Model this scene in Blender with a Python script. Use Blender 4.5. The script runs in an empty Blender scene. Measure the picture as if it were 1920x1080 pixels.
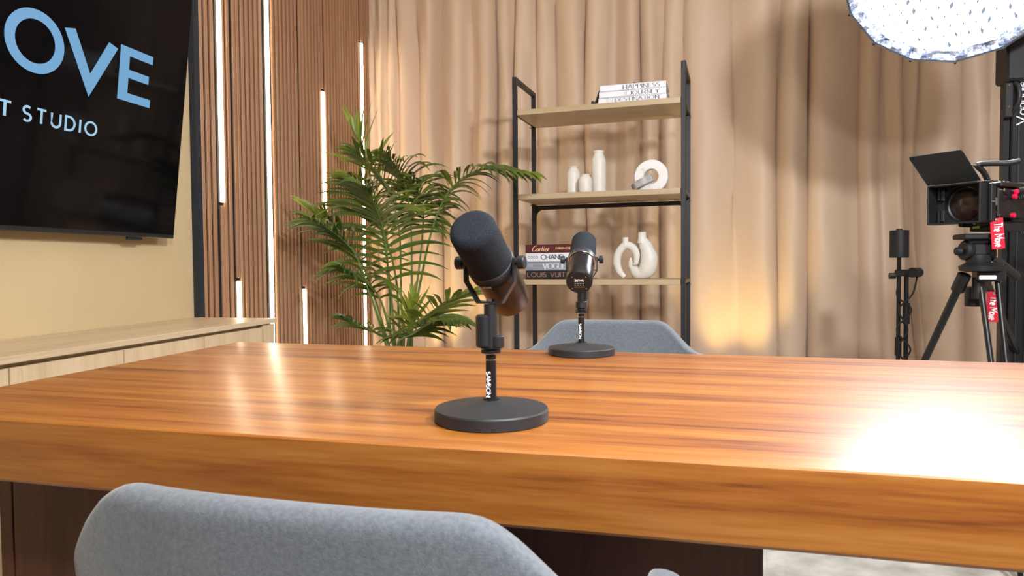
import bpy, math, random
from mathutils import Vector, Matrix
random.seed(7)
PI = math.pi
R = math.radians
scene = bpy.context.scene
col = scene.collection

# ------------------------------------------------------------------ camera
F = 1280.0
YAW, PITCH, ROLL = R(11.9), R(1.95), R(0.45)
CAM = Vector((0, 0, .96))
fw = Vector((-math.sin(YAW)*math.cos(PITCH), math.cos(YAW)*math.cos(PITCH), -math.sin(PITCH)))
r0 = Vector((math.cos(YAW), math.sin(YAW), 0))
u0 = r0.cross(fw)
cr, sr = math.cos(ROLL), math.sin(ROLL)
rt = cr*r0 - sr*u0
up = sr*r0 + cr*u0
cd = bpy.data.cameras.new('camera')
cam = bpy.data.objects.new('camera', cd)
col.objects.link(cam)
cd.sensor_width = 36; cd.lens = 24; cd.clip_start = .02
cam.matrix_world = Matrix(((rt.x, up.x, -fw.x, CAM.x), (rt.y, up.y, -fw.y, CAM.y), (rt.z, up.z, -fw.z, CAM.z), (0, 0, 0, 1)))
cd.dof.use_dof = True; cd.dof.focus_distance = 1.8; cd.dof.aperture_fstop = 13
scene.camera = cam

def ray(px, py): return rt*((px-960)/F) + up*((540-py)/F) + fw
def at(px, py, Y):
    d = ray(px, py); return CAM + d*((Y-CAM.y)/d.y)
def atx(px, py, X):
    d = ray(px, py); return CAM + d*((X-CAM.x)/d.x)

# ------------------------------------------------------------------ world, lights, exposure
w = bpy.data.worlds.new('world'); scene.world = w; w.use_nodes = True
w.node_tree.nodes['Background'].inputs[0].default_value = (1, .93, .85, 1)
w.node_tree.nodes['Background'].inputs[1].default_value = .05
vs = scene.view_settings
vs.view_transform = 'Standard'; vs.look = 'None'; vs.gamma = 1; vs.use_curve_mapping = False
vs.exposure = -0.08

def area(name, loc, target, size, power, color, shape='DISK', spread=180):
    l = bpy.data.lights.new(name, 'AREA'); l.shape = shape; l.size = size; l.energy = power; l.color = color; l.spread = R(spread)
    o = bpy.data.objects.new(name, l); col.objects.link(o); o.location = loc
    o.rotation_euler = (Vector(target)-Vector(loc)).to_track_quat('-Z', 'Y').to_euler()
    return o
area('key_softbox_light', (1.1, .30, 2.25), (-.1, 4.0, 1.2), 0.22, 80, (.97, .98, 1.0))
area('second_softbox_light', (.45, -.35, 1.85), (-.1, 4.0, 1.3), .20, 40, (.98, .98, 1.0))
area('ceiling_fill_light', (-.2, 1.0, 2.82), (-.2, 1.2, 0), 2.2, 16, (1, .96, .92))

# ------------------------------------------------------------------ materials
MATS = {}
def mat(name, color, rough=.5, metal=0, emit=None, estr=0, coat=0, spec=.5, sheen=0, trans=0):
    m = bpy.data.materials.new(name); m.use_nodes = True
    b = m.node_tree.nodes['Principled BSDF']
    b.inputs['Base Color'].default_value = (*color, 1)
    b.inputs['Roughness'].default_value = rough
    b.inputs['Metallic'].default_value = metal
    b.inputs['Specular IOR Level'].default_value = spec
    b.inputs['Coat Weight'].default_value = coat
    b.inputs['Sheen Weight'].default_value = sheen
    if emit:
        b.inputs['Emission Color'].default_value = (*emit, 1); b.inputs['Emission Strength'].default_value = estr
    MATS[name] = m
    return m
def nodes(m): return m.node_tree.nodes, m.node_tree.links, m.node_tree.nodes['Principled BSDF']
def noise_color(m, c1, c2, scale=(1, 1, 1), nscale=5, detail=6, lo=.3, hi=.7, bump=0, bscale=None, dist=0, rough=None, bdist=.002):
    n, l, b = nodes(m)
    tc = n.new('ShaderNodeTexCoord'); mp = n.new('ShaderNodeMapping'); mp.inputs['Scale'].default_value = scale
    l.new(tc.outputs['Object'], mp.inputs['Vector'])
    nz = n.new('ShaderNodeTexNoise'); nz.inputs['Scale'].default_value = nscale; nz.inputs['Detail'].default_value = detail
    nz.inputs['Distortion'].default_value = dist
    l.new(mp.outputs[0], nz.inputs['Vector'])
    r = n.new('ShaderNodeValToRGB'); r.color_ramp.elements[0].position = lo; r.color_ramp.elements[1].position = hi
    r.color_ramp.elements[0].color = (*c1, 1); r.color_ramp.elements[1].color = (*c2, 1)
    l.new(nz.outputs['Fac'], r.inputs[0]); l.new(r.outputs[0], b.inputs['Base Color'])
    if bump:
        nb = n.new('ShaderNodeTexNoise'); nb.inputs['Scale'].default_value = bscale or nscale*4; nb.inputs['Detail'].default_value = 3
        l.new(mp.outputs[0], nb.inputs['Vector'])
        bp = n.new('ShaderNodeBump'); bp.inputs['Strength'].default_value = bump; bp.inputs['Distance'].default_value = bdist
        l.new(nb.outputs['Fac'], bp.inputs['Height']); l.new(bp.outputs[0], b.inputs['Normal'])
    return m
def wood(name, cols, axis='x', rough=.35, stretch=14, scale=1.2, coat=0, bands=0, offs=0, bump=.0):
    """cols: list of (pos, colour). grain runs along axis"""
    m = mat(name, cols[0][1], rough, coat=coat); n, l, b = nodes(m)
    tc = n.new('ShaderNodeTexCoord'); mp = n.new('ShaderNodeMapping')
    s = [stretch]*3; s['xyz'.index(axis)] = 1.0
    mp.inputs['Scale'].default_value = s; mp.inputs['Location'].default_value = (offs, offs*.7, offs*1.3)
    l.new(tc.outputs['Object'], mp.inputs['Vector'])
    n1 = n.new('ShaderNodeTexNoise'); n1.inputs['Scale'].default_value = scale; n1.inputs['Detail'].default_value = 5; n1.inputs['Distortion'].default_value = .6; n1.inputs['Roughness'].default_value = .55
    n2 = n.new('ShaderNodeTexNoise'); n2.inputs['Scale'].default_value = scale*7; n2.inputs['Detail'].default_value = 6; n2.inputs['Roughness'].default_value = .65
    l.new(mp.outputs[0], n1.inputs['Vector']); l.new(mp.outputs[0], n2.inputs['Vector'])
    mx = n.new('ShaderNodeMix'); mx.data_type = 'FLOAT'; mx.inputs[0].default_value = .36
    l.new(n1.outputs['Fac'], mx.inputs[2]); l.new(n2.outputs['Fac'], mx.inputs[3])
    r = n.new('ShaderNodeValToRGB'); e = r.color_ramp.elements
    while len(e) < len(cols): e.new(.5)
    for k, (p, c) in enumerate(cols): e[k].position = p; e[k].color = (*c, 1)
    l.new(mx.outputs[0], r.inputs[0]); l.new(r.outputs[0], b.inputs['Base Color'])
    if bump:
        bp = n.new('ShaderNodeBump'); bp.inputs['Strength'].default_value = bump; bp.inputs['Distance'].default_value = .001
        l.new(n2.outputs['Fac'], bp.inputs['Height']); l.new(bp.outputs[0], b.inputs['Normal'])
    return m

wood('table_wood', [(.36, (.13, .028, .004)), (.45, (.29, .085, .010)), (.54, (.38, .130, .018)), (.66, (.46, .190, .036))], 'x', .44, 22, 1.1, coat=.48)
MATS['table_wood'].node_tree.nodes['Principled BSDF'].inputs['Coat Roughness'].default_value = .22
wood('base_wood', [(.3, (.045, .012, .006)), (.5, (.085, .026, .013)), (.7, (.13, .045, .024))], 'z', .45, 14, 1.3)
wood('slat_wood', [(.3, (.31, .155, .080)), (.5, (.39, .205, .110)), (.7, (.46, .265, .150))], 'z', .5, 10, 1.0)
wood('oak', [(.3, (.50, .36, .21)), (.5, (.60, .45, .28)), (.7, (.68, .53, .35))], 'z', .45, 16, 1.5)
wood('oak_top', [(.3, (.46, .33, .20)), (.5, (.58, .44, .28)), (.7, (.66, .52, .35))], 'y', .4, 18, 1.5)
wood('shelf_wood', [(.3, (.42, .315, .185)), (.5, (.48, .37, .23)), (.7, (.53, .42, .27))], 'x', .4, 16, 1.5)
mat('slat_felt', (.008, .008, .010), .9)
mat('navy_trim', (.012, .018, .030), .5)
mat('wall_paint', (.62, .47, .24), .85); noise_color(MATS['wall_paint'], (.52, .40, .225), (.56, .43, .24), nscale=3, bump=.1, bscale=120)
mat('ceiling_paint', (.75, .72, .68), .9); noise_color(MATS['ceiling_paint'], (.73, .70, .66), (.77, .74, .70), nscale=3)
mat('plain_wall', (.50, .42, .34), .9); noise_color(MATS['plain_wall'], (.48, .40, .33), (.52, .44, .35), nscale=3)
mat('floor_stone', (.4, .4, .37), .8); noise_color(MATS['floor_stone'], (.30, .29, .26), (.58, .57, .53), nscale=9, detail=10, bump=.5, bscale=60)
mat('curtain', (.62, .42, .29), .5, sheen=.2)
def curtain_nodes():
    m = MATS['curtain']; n, l, b = nodes(m)
    noise_color(m, (.69, .525, .385), (.77, .61, .465), scale=(1, 1, .25), nscale=3, bump=.35, bscale=420, bdist=.0006)
    tr = n.new('ShaderNodeBsdfTranslucent'); tr.inputs[0].default_value = (.85, .50, .28, 1)
    mx = n.new('ShaderNodeMixShader'); mx.inputs[0].default_value = .22
    out = n['Material Output']
    l.new(b.outputs[0], mx.inputs[1]); l.new(tr.outputs[0], mx.inputs[2]); l.new(mx.outputs[0], out.inputs[0])
curtain_nodes()
mat('black_metal', (.006, .006, .0075), .38, spec=.5)
mat('shelf_metal', (.012, .013, .018), .42)
mat('mic_black', (.016, .017, .020), .42)
mat('mic_body', (.042, .040, .043), .27, metal=.9)
mat('chrome', (.7, .72, .75), .16, metal=1)
mat('base_black', (.020, .022, .026), .48)
mat('foam', (.022, .024, .029), .95, spec=.2); noise_color(MATS['foam'], (.011, .014, .018), (.030, .036, .045), nscale=520, detail=3, lo=.25, hi=.8, bump=.7, bscale=700, bdist=.0012)
mat('plastic_black', (.007, .0075, .009), .5)
mat('matte_black', (.006, .006, .007), .8)
mat('lens_glass', (.03, .017, .012), .25, coat=.3)
mat('screen', (.002, .002, .003), .08, spec=.15)
mat('tv_frame', (.012, .013, .016), .35)
mat('screen_text', (.01, .01, .01), .4, emit=(.15, .38, .64), estr=1.0)
mat('screen_text_pale', (.01, .01, .01), .4, emit=(.36, .60, .80), estr=1.0)
mat('white_print', (.85, .86, .88), .6)
mat('dark_print', (.07, .08, .12), .6)
mat('grey_print', (.35, .37, .42), .6)
mat('gold_print', (.80, .50, .30), .5)
mat('rose_print', (.36, .19, .16), .5)
mat('pale_print', (.68, .72, .80), .6)
mat('book_white', (.78, .80, .86), .4)
mat('book_grey', (.27, .30, .36), .4)
mat('book_maroon', (.105, .016, .018), .4)
mat('book_black', (.018, .015, .015), .4)
mat('book_pages', (.75, .72, .66), .8)
mat('ceramic', (.72, .70, .64), .45); noise_color(MATS['ceramic'], (.70, .68, .62), (.75, .73, .67), nscale=30, bump=.12, bscale=200)
mat('marble', (.8, .8, .8), .3); noise_color(MATS['marble'], (.50, .50, .52), (.84, .84, .84), nscale=14, detail=8, lo=.30, hi=.42, dist=1.2)
mat('marble_grey', (.4, .4, .4), .35); noise_color(MATS['marble_grey'], (.26, .27, .28), (.50, .50, .50), nscale=14, detail=8, lo=.35, hi=.6, dist=1)
mat('bead', (.02, .014, .012), .4)
mat('leaf', (.05, .12, .015), .42, coat=.1)
noise_color(MATS['leaf'], (.028, .070, .006), (.16, .20, .014), nscale=4, detail=3, lo=.35, hi=.75)
mat('leaf_young', (.2, .3, .04), .42); noise_color(MATS['leaf_young'], (.12, .18, .015), (.30, .33, .04), nscale=6, lo=.35, hi=.75)
mat('plant_stem', (.12, .20, .05), .5)
mat('pot', (.62, .60, .56), .6); mat('soil', (.03, .02, .015), .95)
mat('chair_fabric', (.2, .25, .3), .95, sheen=.35)
noise_color(MATS['chair_fabric'], (.105, .122, .142), (.18, .205, .232), nscale=210, detail=6, lo=.25, hi=.75, bump=.5, bscale=600, bdist=.0012)
mat('led_glow', (1, .9, .7), .5, emit=(1, .83, .60), estr=22)
mat('led_profile', (.55, .5, .42), .4, metal=.5)
mat('softbox_face', (.9, .9, .9), .6, emit=(.93, .96, 1.0), estr=40.0)
mat('softbox_silver', (.62, .68, .80), .34, metal=.6); noise_color(MATS['softbox_silver'], (.10, .13, .22), (.50, .56, .70), nscale=34, detail=4, lo=.35, hi=.65, bump=1, bscale=30, bdist=.01)
mat('softbox_black', (.012, .014, .022), .6)
mat('stitch', (.18, .24, .33), .7)
mat('tag_red', (.55, .008, .03), .55)
mat('knob_red', (.6, .01, .05), .3)
mat('level_green', (.35, .55, .08), .3)
mat('uplight_glow', (1, .8, .4), .5, emit=(1, .70, .28), estr=20)
mat('rubber', (.01, .01, .01), .7)

# ------------------------------------------------------------------ mesh builder
class MB:
    def __init__(s): s.v = []; s.f = []
    def add(s, vs, fs):
        o = len(s.v); s.v += [Vector(v) for v in vs]; s.f += [tuple(i+o for i in f) for f in fs]; return s
    def box(s, c, d, rot=None, bev=0):
        c = Vector(c); h = [x/2 for x in d]
        if bev:
            # chamfered box: octagonal section rounds all twelve edges
            b = min(bev, min(h)*.9); pts = {}; vs = []
            for sx in (-1, 1):
                for sy in (-1, 1):
                    for sz in (-1, 1):
                        for ax in range(3):
                            p = [sx*(h[0]-b), sy*(h[1]-b), sz*(h[2]-b)]
                            p[ax] = (sx, sy, sz)[ax]*h[ax]; pts[(sx, sy, sz, ax)] = len(vs); vs.append(Vector(p))
            g = lambda a, b_, c_, ax: pts[(a, b_, c_, ax)]
            fs = []
            for a in (-1, 1):
                fs.append([g(a, -1, -1, 0), g(a, 1, -1, 0), g(a, 1, 1, 0), g(a, -1, 1, 0)][::a])
                fs.append([g(-1, a, -1, 1), g(-1, a, 1, 1), g(1, a, 1, 1), g(1, a, -1, 1)][::a])
                fs.append([g(-1, -1, a, 2), g(1, -1, a, 2), g(1, 1, a, 2), g(-1, 1, a, 2)][::a])
            for a in (-1, 1):
                for b_ in (-1, 1):
                    fs.append([g(a, b_, -1, 0), g(a, b_, 1, 0), g(a, b_, 1, 1), g(a, b_, -1, 1)][::-a*b_ or 1])
                    fs.append([g(a, -1, b_, 0), g(a, 1, b_, 0), g(a, 1, b_, 2), g(a, -1, b_, 2)][::a*b_])
                    fs.append([g(-1, a, b_, 1), g(1, a, b_, 1), g(1, a, b_, 2), g(-1, a, b_, 2)][::-a*b_])
            for sx in (-1, 1):
                for sy in (-1, 1):
                    for sz in (-1, 1):
                        fs.append([g(sx, sy, sz, 0), g(sx, sy, sz, 1), g(sx, sy, sz, 2)][::sx*sy*sz])
        else:
            vs = [Vector((x*h[0], y*h[1], z*h[2])) for x in (-1, 1) for y in (-1, 1) for z in (-1, 1)]
            fs = [(0, 1, 3, 2), (4, 6, 7, 5), (0, 4, 5, 1), (2, 3, 7, 6), (0, 2, 6, 4), (1, 5, 7, 3)]
        if rot is not None: vs = [rot @ v for v in vs]
        return s.add([v+c for v in vs], fs)
    def lathe(s, prof, o=(0, 0, 0), axis=(0, 0, 1), n=32, cap=True):
        """prof: list of (radius, height)"""
        o = Vector(o); a = Vector(axis).normalized(); q = Vector((0, 0, 1)).rotation_difference(a)
        vs = []; fs = []
        for r, h in prof:
            for i in range(n):
                t = 2*PI*i/n; vs.append(o + q @ Vector((r*math.cos(t), r*math.sin(t), h)))
        for k in range(len(prof)-1):
            for i in range(n):
                j = (i+1) % n; fs.append((k*n+i, k*n+j, (k+1)*n+j, (k+1)*n+i))
        if cap:
            fs.append(tuple(range(n))[::-1]); fs.append(tuple((len(prof)-1)*n+i for i in range(n)))
        return s.add(vs, fs)
    def cyl(s, a, b, r, r2=None, n=20, bev=0):
        a = Vector(a); b = Vector(b); L = (b-a).length; r2 = r if r2 is None else r2
        p = [(r, 0), (r2, L)] if not bev else [(r-bev, 0), (r, bev), (r2, L-bev), (r2-bev, L)]
        return s.lathe(p, a, b-a, n)
    def tube(s, pts, r, n=10, closed=False):
        pts = [Vector(p) for p in pts]; m = len(pts); vs = []; fs = []
        T = []
        for i in range(m):
            if closed: t = pts[(i+1) % m]-pts[i-1]
            else: t = pts[min(i+1, m-1)]-pts[max(i-1, 0)]
            T.append(t.normalized())
        u = T[0].orthogonal().normalized()
        rr = r if callable(r) else (lambda t: r)
        for i in range(m):
            u = (u - T[i]*u.dot(T[i])).normalized(); v = T[i].cross(u); q = rr(i/(m-1))
            for k in range(n):
                a = 2*PI*k/n; vs.append(pts[i] + u*(q*math.cos(a)) + v*(q*math.sin(a)))
        for i in range(m if closed else m-1):
            for k in range(n):
                j = (k+1) % n; i2 = (i+1) % m; fs.append((i*n+k, i*n+j, i2*n+j, i2*n+k))
        if not closed: fs.append(tuple(range(n))[::-1]); fs.append(tuple((m-1)*n+k for k in range(n)))
        return s.add(vs, fs)
    def prism(s, poly, o, ux, uy, un, depth):
        """poly (a,b) points on plane o+ux*a+uy*b, extruded along un by depth"""
        o = Vector(o); ux = Vector(ux); uy = Vector(uy); un = Vector(un); k = len(poly)
        vs = [o+ux*a+uy*b for a, b in poly]; vs += [v+un*depth for v in vs]
        fs = [tuple(range(k))[::-1], tuple(range(k, 2*k))]+[(i, (i+1) % k, (i+1) % k+k, i+k) for i in range(k)]
        return s.add(vs, fs)
    def build(s, name, m, parent=None, world=False, sharp=35, loc=None):
        me = bpy.data.meshes.new(name); vs = s.v
        if world and parent is not None:
            p = parent; M = Matrix()
            while p is not None: M = local_m(p) @ M; p = p.parent
            Mi = M.inverted(); vs = [Mi @ v for v in vs]
        if loc is not None: vs = [v-Vector(loc) for v in vs]
        me.from_pydata([tuple(v) for v in vs], [], s.f); me.validate()
        import bmesh
        bm = bmesh.new(); bm.from_mesh(me); bmesh.ops.recalc_face_normals(bm, faces=bm.faces); bm.to_mesh(me); bm.free()
        me.polygons.foreach_set('use_smooth', [True]*len(me.polygons))
        me.set_sharp_from_angle(angle=R(sharp))
        me.materials.append(MATS[m]); o = bpy.data.objects.new(name, me); col.objects.link(o)
        if loc is not None: o.location = loc
        if parent is not None: o.parent = parent
        return o
def local_m(o): return Matrix.LocRotScale(o.location, o.rotation_euler, o.scale)
def tag(o, label, cat, group=None, kind=None):
    if label: o['label'] = label
    if cat: o['category'] = cat
    if group: o['group'] = group
    if kind: o['kind'] = kind
    return o
def thing(name, label, cat, loc=(0, 0, 0), rz=0, group=None):
    o = bpy.data.objects.new(name, None); col.objects.link(o); o.location = loc; o.rotation_euler = (0, 0, rz); o.empty_display_size = .05
    return tag(o, label, cat, group)
def copy_tree(o, parent=None):
    c = o.copy(); col.objects.link(c); c.parent = parent
    for ch in [x for x in bpy.data.objects if x.parent == o]: copy_tree(ch, c)
    return c
def struct(o): o['kind'] = 'structure'; return o
def bez(pts, n=24):
    """Catmull-Rom through pts"""
    pts = [Vector(p) for p in pts]; P = [2*pts[0]-pts[1]]+pts+[2*pts[-1]-pts[-2]]; out = []
    seg = len(pts)-1
    for i in range(n+1):
        t = i/n*seg; k = min(int(t), seg-1); t -= k
        a, b, c, d = P[k:k+4]
        out.append(.5*((2*b)+(c-a)*t+(2*a-5*b+4*c-d)*t*t+(3*b-a-3*c+d)*t**3))
    return out

# ------------------------------------------------------------------ lettering (stroke glyphs, unit height)
def arc(cx, cy, rx, ry, a0, a1, n=14): return [(cx+rx*math.cos(R(a0+(a1-a0)*i/n)), cy+ry*math.sin(R(a0+(a1-a0)*i/n))) for i in range(n+1)]
G = {
 'A': (.78, [[(0, 0), (.36, 1), (.42, 1), (.78, 0)], [(.13, .33), (.65, .33)]]),
 'C': (.80, [arc(.45, .5, .45, .5, 42, 318, 22)]),
 'D': (.74, [[(0, 0), (0, 1), (.25, 1)]+arc(.25, .5, .46, .5, 90, -90)[1:]+[(0, 0)]]),
 'E': (.56, [[(.56, 1), (0, 1), (0, 0), (.56, 0)], [(0, .52), (.5, .52)]]),
 'F': (.54, [[(.54, 1), (0, 1), (0, 0)], [(0, .52), (.46, .52)]]),
 'G': (.84, [arc(.45, .5, .45, .5, 42, 330, 22)+[(.84, .45), (.55, .45)]]),
 'H': (.70, [[(0, 0), (0, 1)], [(.7, 0), (.7, 1)], [(0, .5), (.7, .5)]]),
 'I': (.02, [[(0, 0), (0, 1)]]),
 'J': (.42, [[(.4, 1), (.4, .25)]+arc(.2, .22, .2, .22, 0, -150, 8)]),
 'L': (.50, [[(0, 1), (0, 0), (.5, 0)]]),
 'M': (.86, [[(0, 0), (0, 1), (.43, .3), (.86, 1), (.86, 0)]]),
 'N': (.70, [[(0, 0), (0, 1), (.7, 0), (.7, 1)]]),
 'O': (.94, [arc(.47, .5, .47, .5, 0, 360, 40)]),
 'P': (.58, [[(0, 0), (0, 1), (.32, 1)]+arc(.32, .75, .26, .25, 90, -90, 10)[1:]+[(0, .5)]]),
 'R': (.60, [[(0, 0), (0, 1), (.32, 1)]+arc(.32, .76, .26, .24, 90, -90, 10)[1:]+[(0, .52)], [(.3, .52), (.6, 0)]]),
 'S': (.54, [arc(.27, .75, .25, .25, 40, 270, 12)+arc(.27, .25, .27, .25, 90, -140, 12)[1:]]),
 'T': (.66, [[(0, 1), (.66, 1)], [(.33, 1), (.33, 0)]]),
 'U': (.66, [[(0, 1), (0, .33)]+arc(.33, .33, .33, .33, 180, 360, 12)+[(.66, 1)]]),
 'V': (.76, [[(0, 1), (.38, 0), (.76, 1)]]),
 'Y': (.70, [[(0, 1), (.35, .48), (.7, 1)], [(.35, .48), (.35, 0)]]),
 '7': (.5, [[(0, 1), (.5, 1), (.15, 0)]]), 'B': (.56, [[(0, 0), (0, 1), (.3, 1)]+arc(.3, .76, .22, .24, 90, -90, 8)[1:]+[(0, .52), (.3, .52)]+arc(.3, .26, .26, .26, 90, -90, 8)[1:]+[(0, 0)]]),
 ' ': (.35, []), '-': (.2, [[(0, .5), (.2, .5)]]),
 # lower case
 'a': (.42, [arc(.21, .28, .21, .28, 20, 340, 14), [(.42, .56), (.42, 0)]]),
 'e': (.42, [[(.02, .30), (.42, .30)]+arc(.21, .28, .21, .28, 5, 310, 14)]),
 'h': (.40, [[(0, 0), (0, 1)], [(0, .35)]+arc(.2, .36, .2, .2, 180, 0, 8)+[(.4, 0)]]),
 'i': (.02, [[(0, 0), (0, .56)], [(0, .74), (0, .84)]]),
 'l': (.02, [[(0, 0), (0, 1)]]),
 'o': (.44, [arc(.22, .28, .22, .28, 0, 360, 20)]),
 'p': (.42, [[(0, -.28), (0, .56)], arc(.21, .28, .21, .28, 160, -160, 14)]),
 'r': (.26, [[(0, 0), (0, .56)], [(0, .32)]+arc(.18, .36, .18, .2, 180, 60, 6)]),
 't': (.26, [[(.1, .85), (.1, .1), (.24, 0)], [(0, .56), (.26, .56)]]),
 'v': (.38, [[(0, .56), (.19, 0), (.38, .56)]]),
}
def glyph_mesh(mb, paths, o, ux, uy, h, thick, thin, slant, x0, wsc=1):
    o = Vector(o)
    for path in paths:
        P = [Vector((x0+(x*wsc+y*slant)*h, y*h, 0)) for x, y in path]
        if len(P) < 2: continue
        closed = (P[0]-P[-1]).length < h*.01
        if closed: P = P[:-1]
        m = len(P); L = []; Rr = []
        def wd(d):
            v = abs(d.y); return thin+(thick-thin)*v**1.5
        for i in range(m):
            dp = (P[i]-P[i-1]) if (i > 0 or closed) else None
            dn = (P[(i+1) % m]-P[i]) if (i < m-1 or closed) else None
            if dp is None: dp = dn
            if dn is None: dn = dp
            a = dp.normalized(); b = dn.normalized()
            na = Vector((-a.y, a.x, 0)); nb = Vector((-b.y, b.x, 0)); wa = wd(a)/2; wb = wd(b)/2
            # intersection of the two offset lines
            def off(sg):
                pa = P[i]+na*wa*sg; pb = P[i]+nb*wb*sg
                den = a.x*b.y-a.y*b.x
                if abs(den) < .08: return (pa+pb)/2
                t = ((pb.x-pa.x)*b.y-(pb.y-pa.y)*b.x)/den
                q = pa+a*t; dd = q-P[i]
                lim = 2.6*max(wa, wb)
                return P[i]+dd.normalized()*lim if dd.length > lim else q
            L.append(off(1)); Rr.append(off(-1))
        vs = [o+Vector(ux)*p.x+Vector(uy)*p.y for p in L+Rr]
        fs = [(i, (i+1) % m, (i+1) % m+m, i+m) for i in range(m if closed else m-1)]
        mb.add(vs, fs)
def text(s, o, ux, uy, h, thick=.13, thin=None, track=.2, slant=0, m='white_print', parent=None, world=False, name='lettering', center=False, serif=False, wsc=1, glyphs=None, width=None):
    """s written from o along ux; thick/thin are stroke widths as a share of h"""
    thin = thick if thin is None else thin; GG = glyphs or G
    tot = sum(GG[c][0]*wsc+track for c in s)-track
    if width: wsc2 = width/(tot*h); ux = Vector(ux)*wsc2
    x = -tot*h/2 if center else 0
    mb = MB()
    for c in s:
        wdt, paths = GG[c]
        paths = list(paths)
        if serif and c not in 'OCGS ':
            ends = set()
            for p in paths:
                if p[0] != p[-1]:
                    for e in (p[0], p[-1]):
                        if e[1] in (0, 1): ends.add(e)
            paths = paths+[[(ex-.11, ey), (ex+.11, ey)] for ex, ey in ends]
        glyph_mesh(mb, paths, o, ux, uy, h, thick*h, thin*h, slant, x, wsc)
        x += (wdt*wsc+track)*h
    return mb.build(name, m, parent, world)

# ================================================================== ROOM
XL, XR, YB, YF, ZC = -1.95, 3.0, 4.62, -2.4, 2.85
struct(MB().box(((XL+XR)/2, (YB+YF)/2, -.05), (XR-XL+.4, YB-YF+.4, .1)).build('floor', 'floor_stone'))
struct(MB().box(((XL+XR)/2, (YB+YF)/2, ZC+.05), (XR-XL+.4, YB-YF+.4, .1)).build('ceiling', 'ceiling_paint'))
struct(MB().box((XL-.06, (YB+YF)/2, ZC/2), (.12, YB-YF, ZC)).build('wall_left', 'wall_paint'))
struct(MB().box((XR+.06, (YB+YF)/2, ZC/2), (.12, YB-YF, ZC)).build('wall_right', 'plain_wall'))
struct(MB().box(((XL+XR)/2, YB+.06, ZC/2), (XR-XL+.24, .12, ZC)).build('wall_back', 'plain_wall'))
struct(MB().box(((XL+XR)/2, YF-.06, ZC/2), (XR-XL+.24, .12, ZC)).build('wall_front', 'plain_wall'))
struct(MB().box((XL+.014, 2.613, ZC/2), (.028, .036, ZC)).build('trim_1', 'navy_trim'))

# ------------------------------------------------------------------ slatted panel and light strips
strips = [  # y centre, z0, z1, label
    (2.779, 1.249, ZC, 'warm light strip nearest the television, ending in mid panel'),
    (2.890, 0.0, .898, 'short low light strip just above the sideboard, between the two long left strips'),
    (3.170, 0.0, ZC, 'full height light strip running from ceiling down behind the sideboard corner'),
    (3.504, 0.0, .839, 'short low light strip beyond the sideboard end, left of the palm'),
    (3.760, 1.237, 1.999, 'short middle light strip with both ends on the slats, partly behind palm leaves'),
    (4.315, 0.0, 2.454, 'long light strip in the far corner beside the curtain, behind the palm')]
pan = thing('slat_wall_panel', 'walnut brown vertical slat wall panel on black felt beside the television wall', 'wall panel', (XL+.001, 3.58, 0))
MB().box((XL+.006, (2.632+4.60)/2, ZC/2), (.010, 4.60-2.632, ZC-.004)).build('felt_backing', 'slat_felt', pan, True)
sl = MB(); y = 2.652
while y < 4.59:
    hitS = [s for s in strips if abs(s[0]-y) < .023]
    if not hitS: sl.box((XL+.0165, y, ZC/2), (.011, .0225, ZC-.006), bev=.002)
    y += .0385
for yc, z0, z1, lab in strips:
    if z0 > .01: sl.box((XL+.0165, yc+.002, z0/2), (.011, .021, z0-.02), bev=.002)
    if z1 < ZC-.01: sl.box((XL+.0165, yc+.002, (z1+ZC)/2), (.011, .021, ZC-z1-.02), bev=.002)
sl.build('slats', 'slat_wood', pan, True)
for yc, z0, z1, lab in strips:
    z0 += .004; z1 -= .004
    t = thing('led_light_strip', lab, 'light strip', (XL+.011, yc, z0), 0, 'light strips set into the slat panel')
    MB().box((XL+.016, yc, (z0+z1)/2), (.009, .030, z1-z0)).build('housing', 'led_profile', t, True)
    MB().box((XL+.0245, yc, (z0+z1)/2), (.008, .025, z1-z0-.006), bev=.002).build('diffuser', 'led_glow', t, True)

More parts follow.
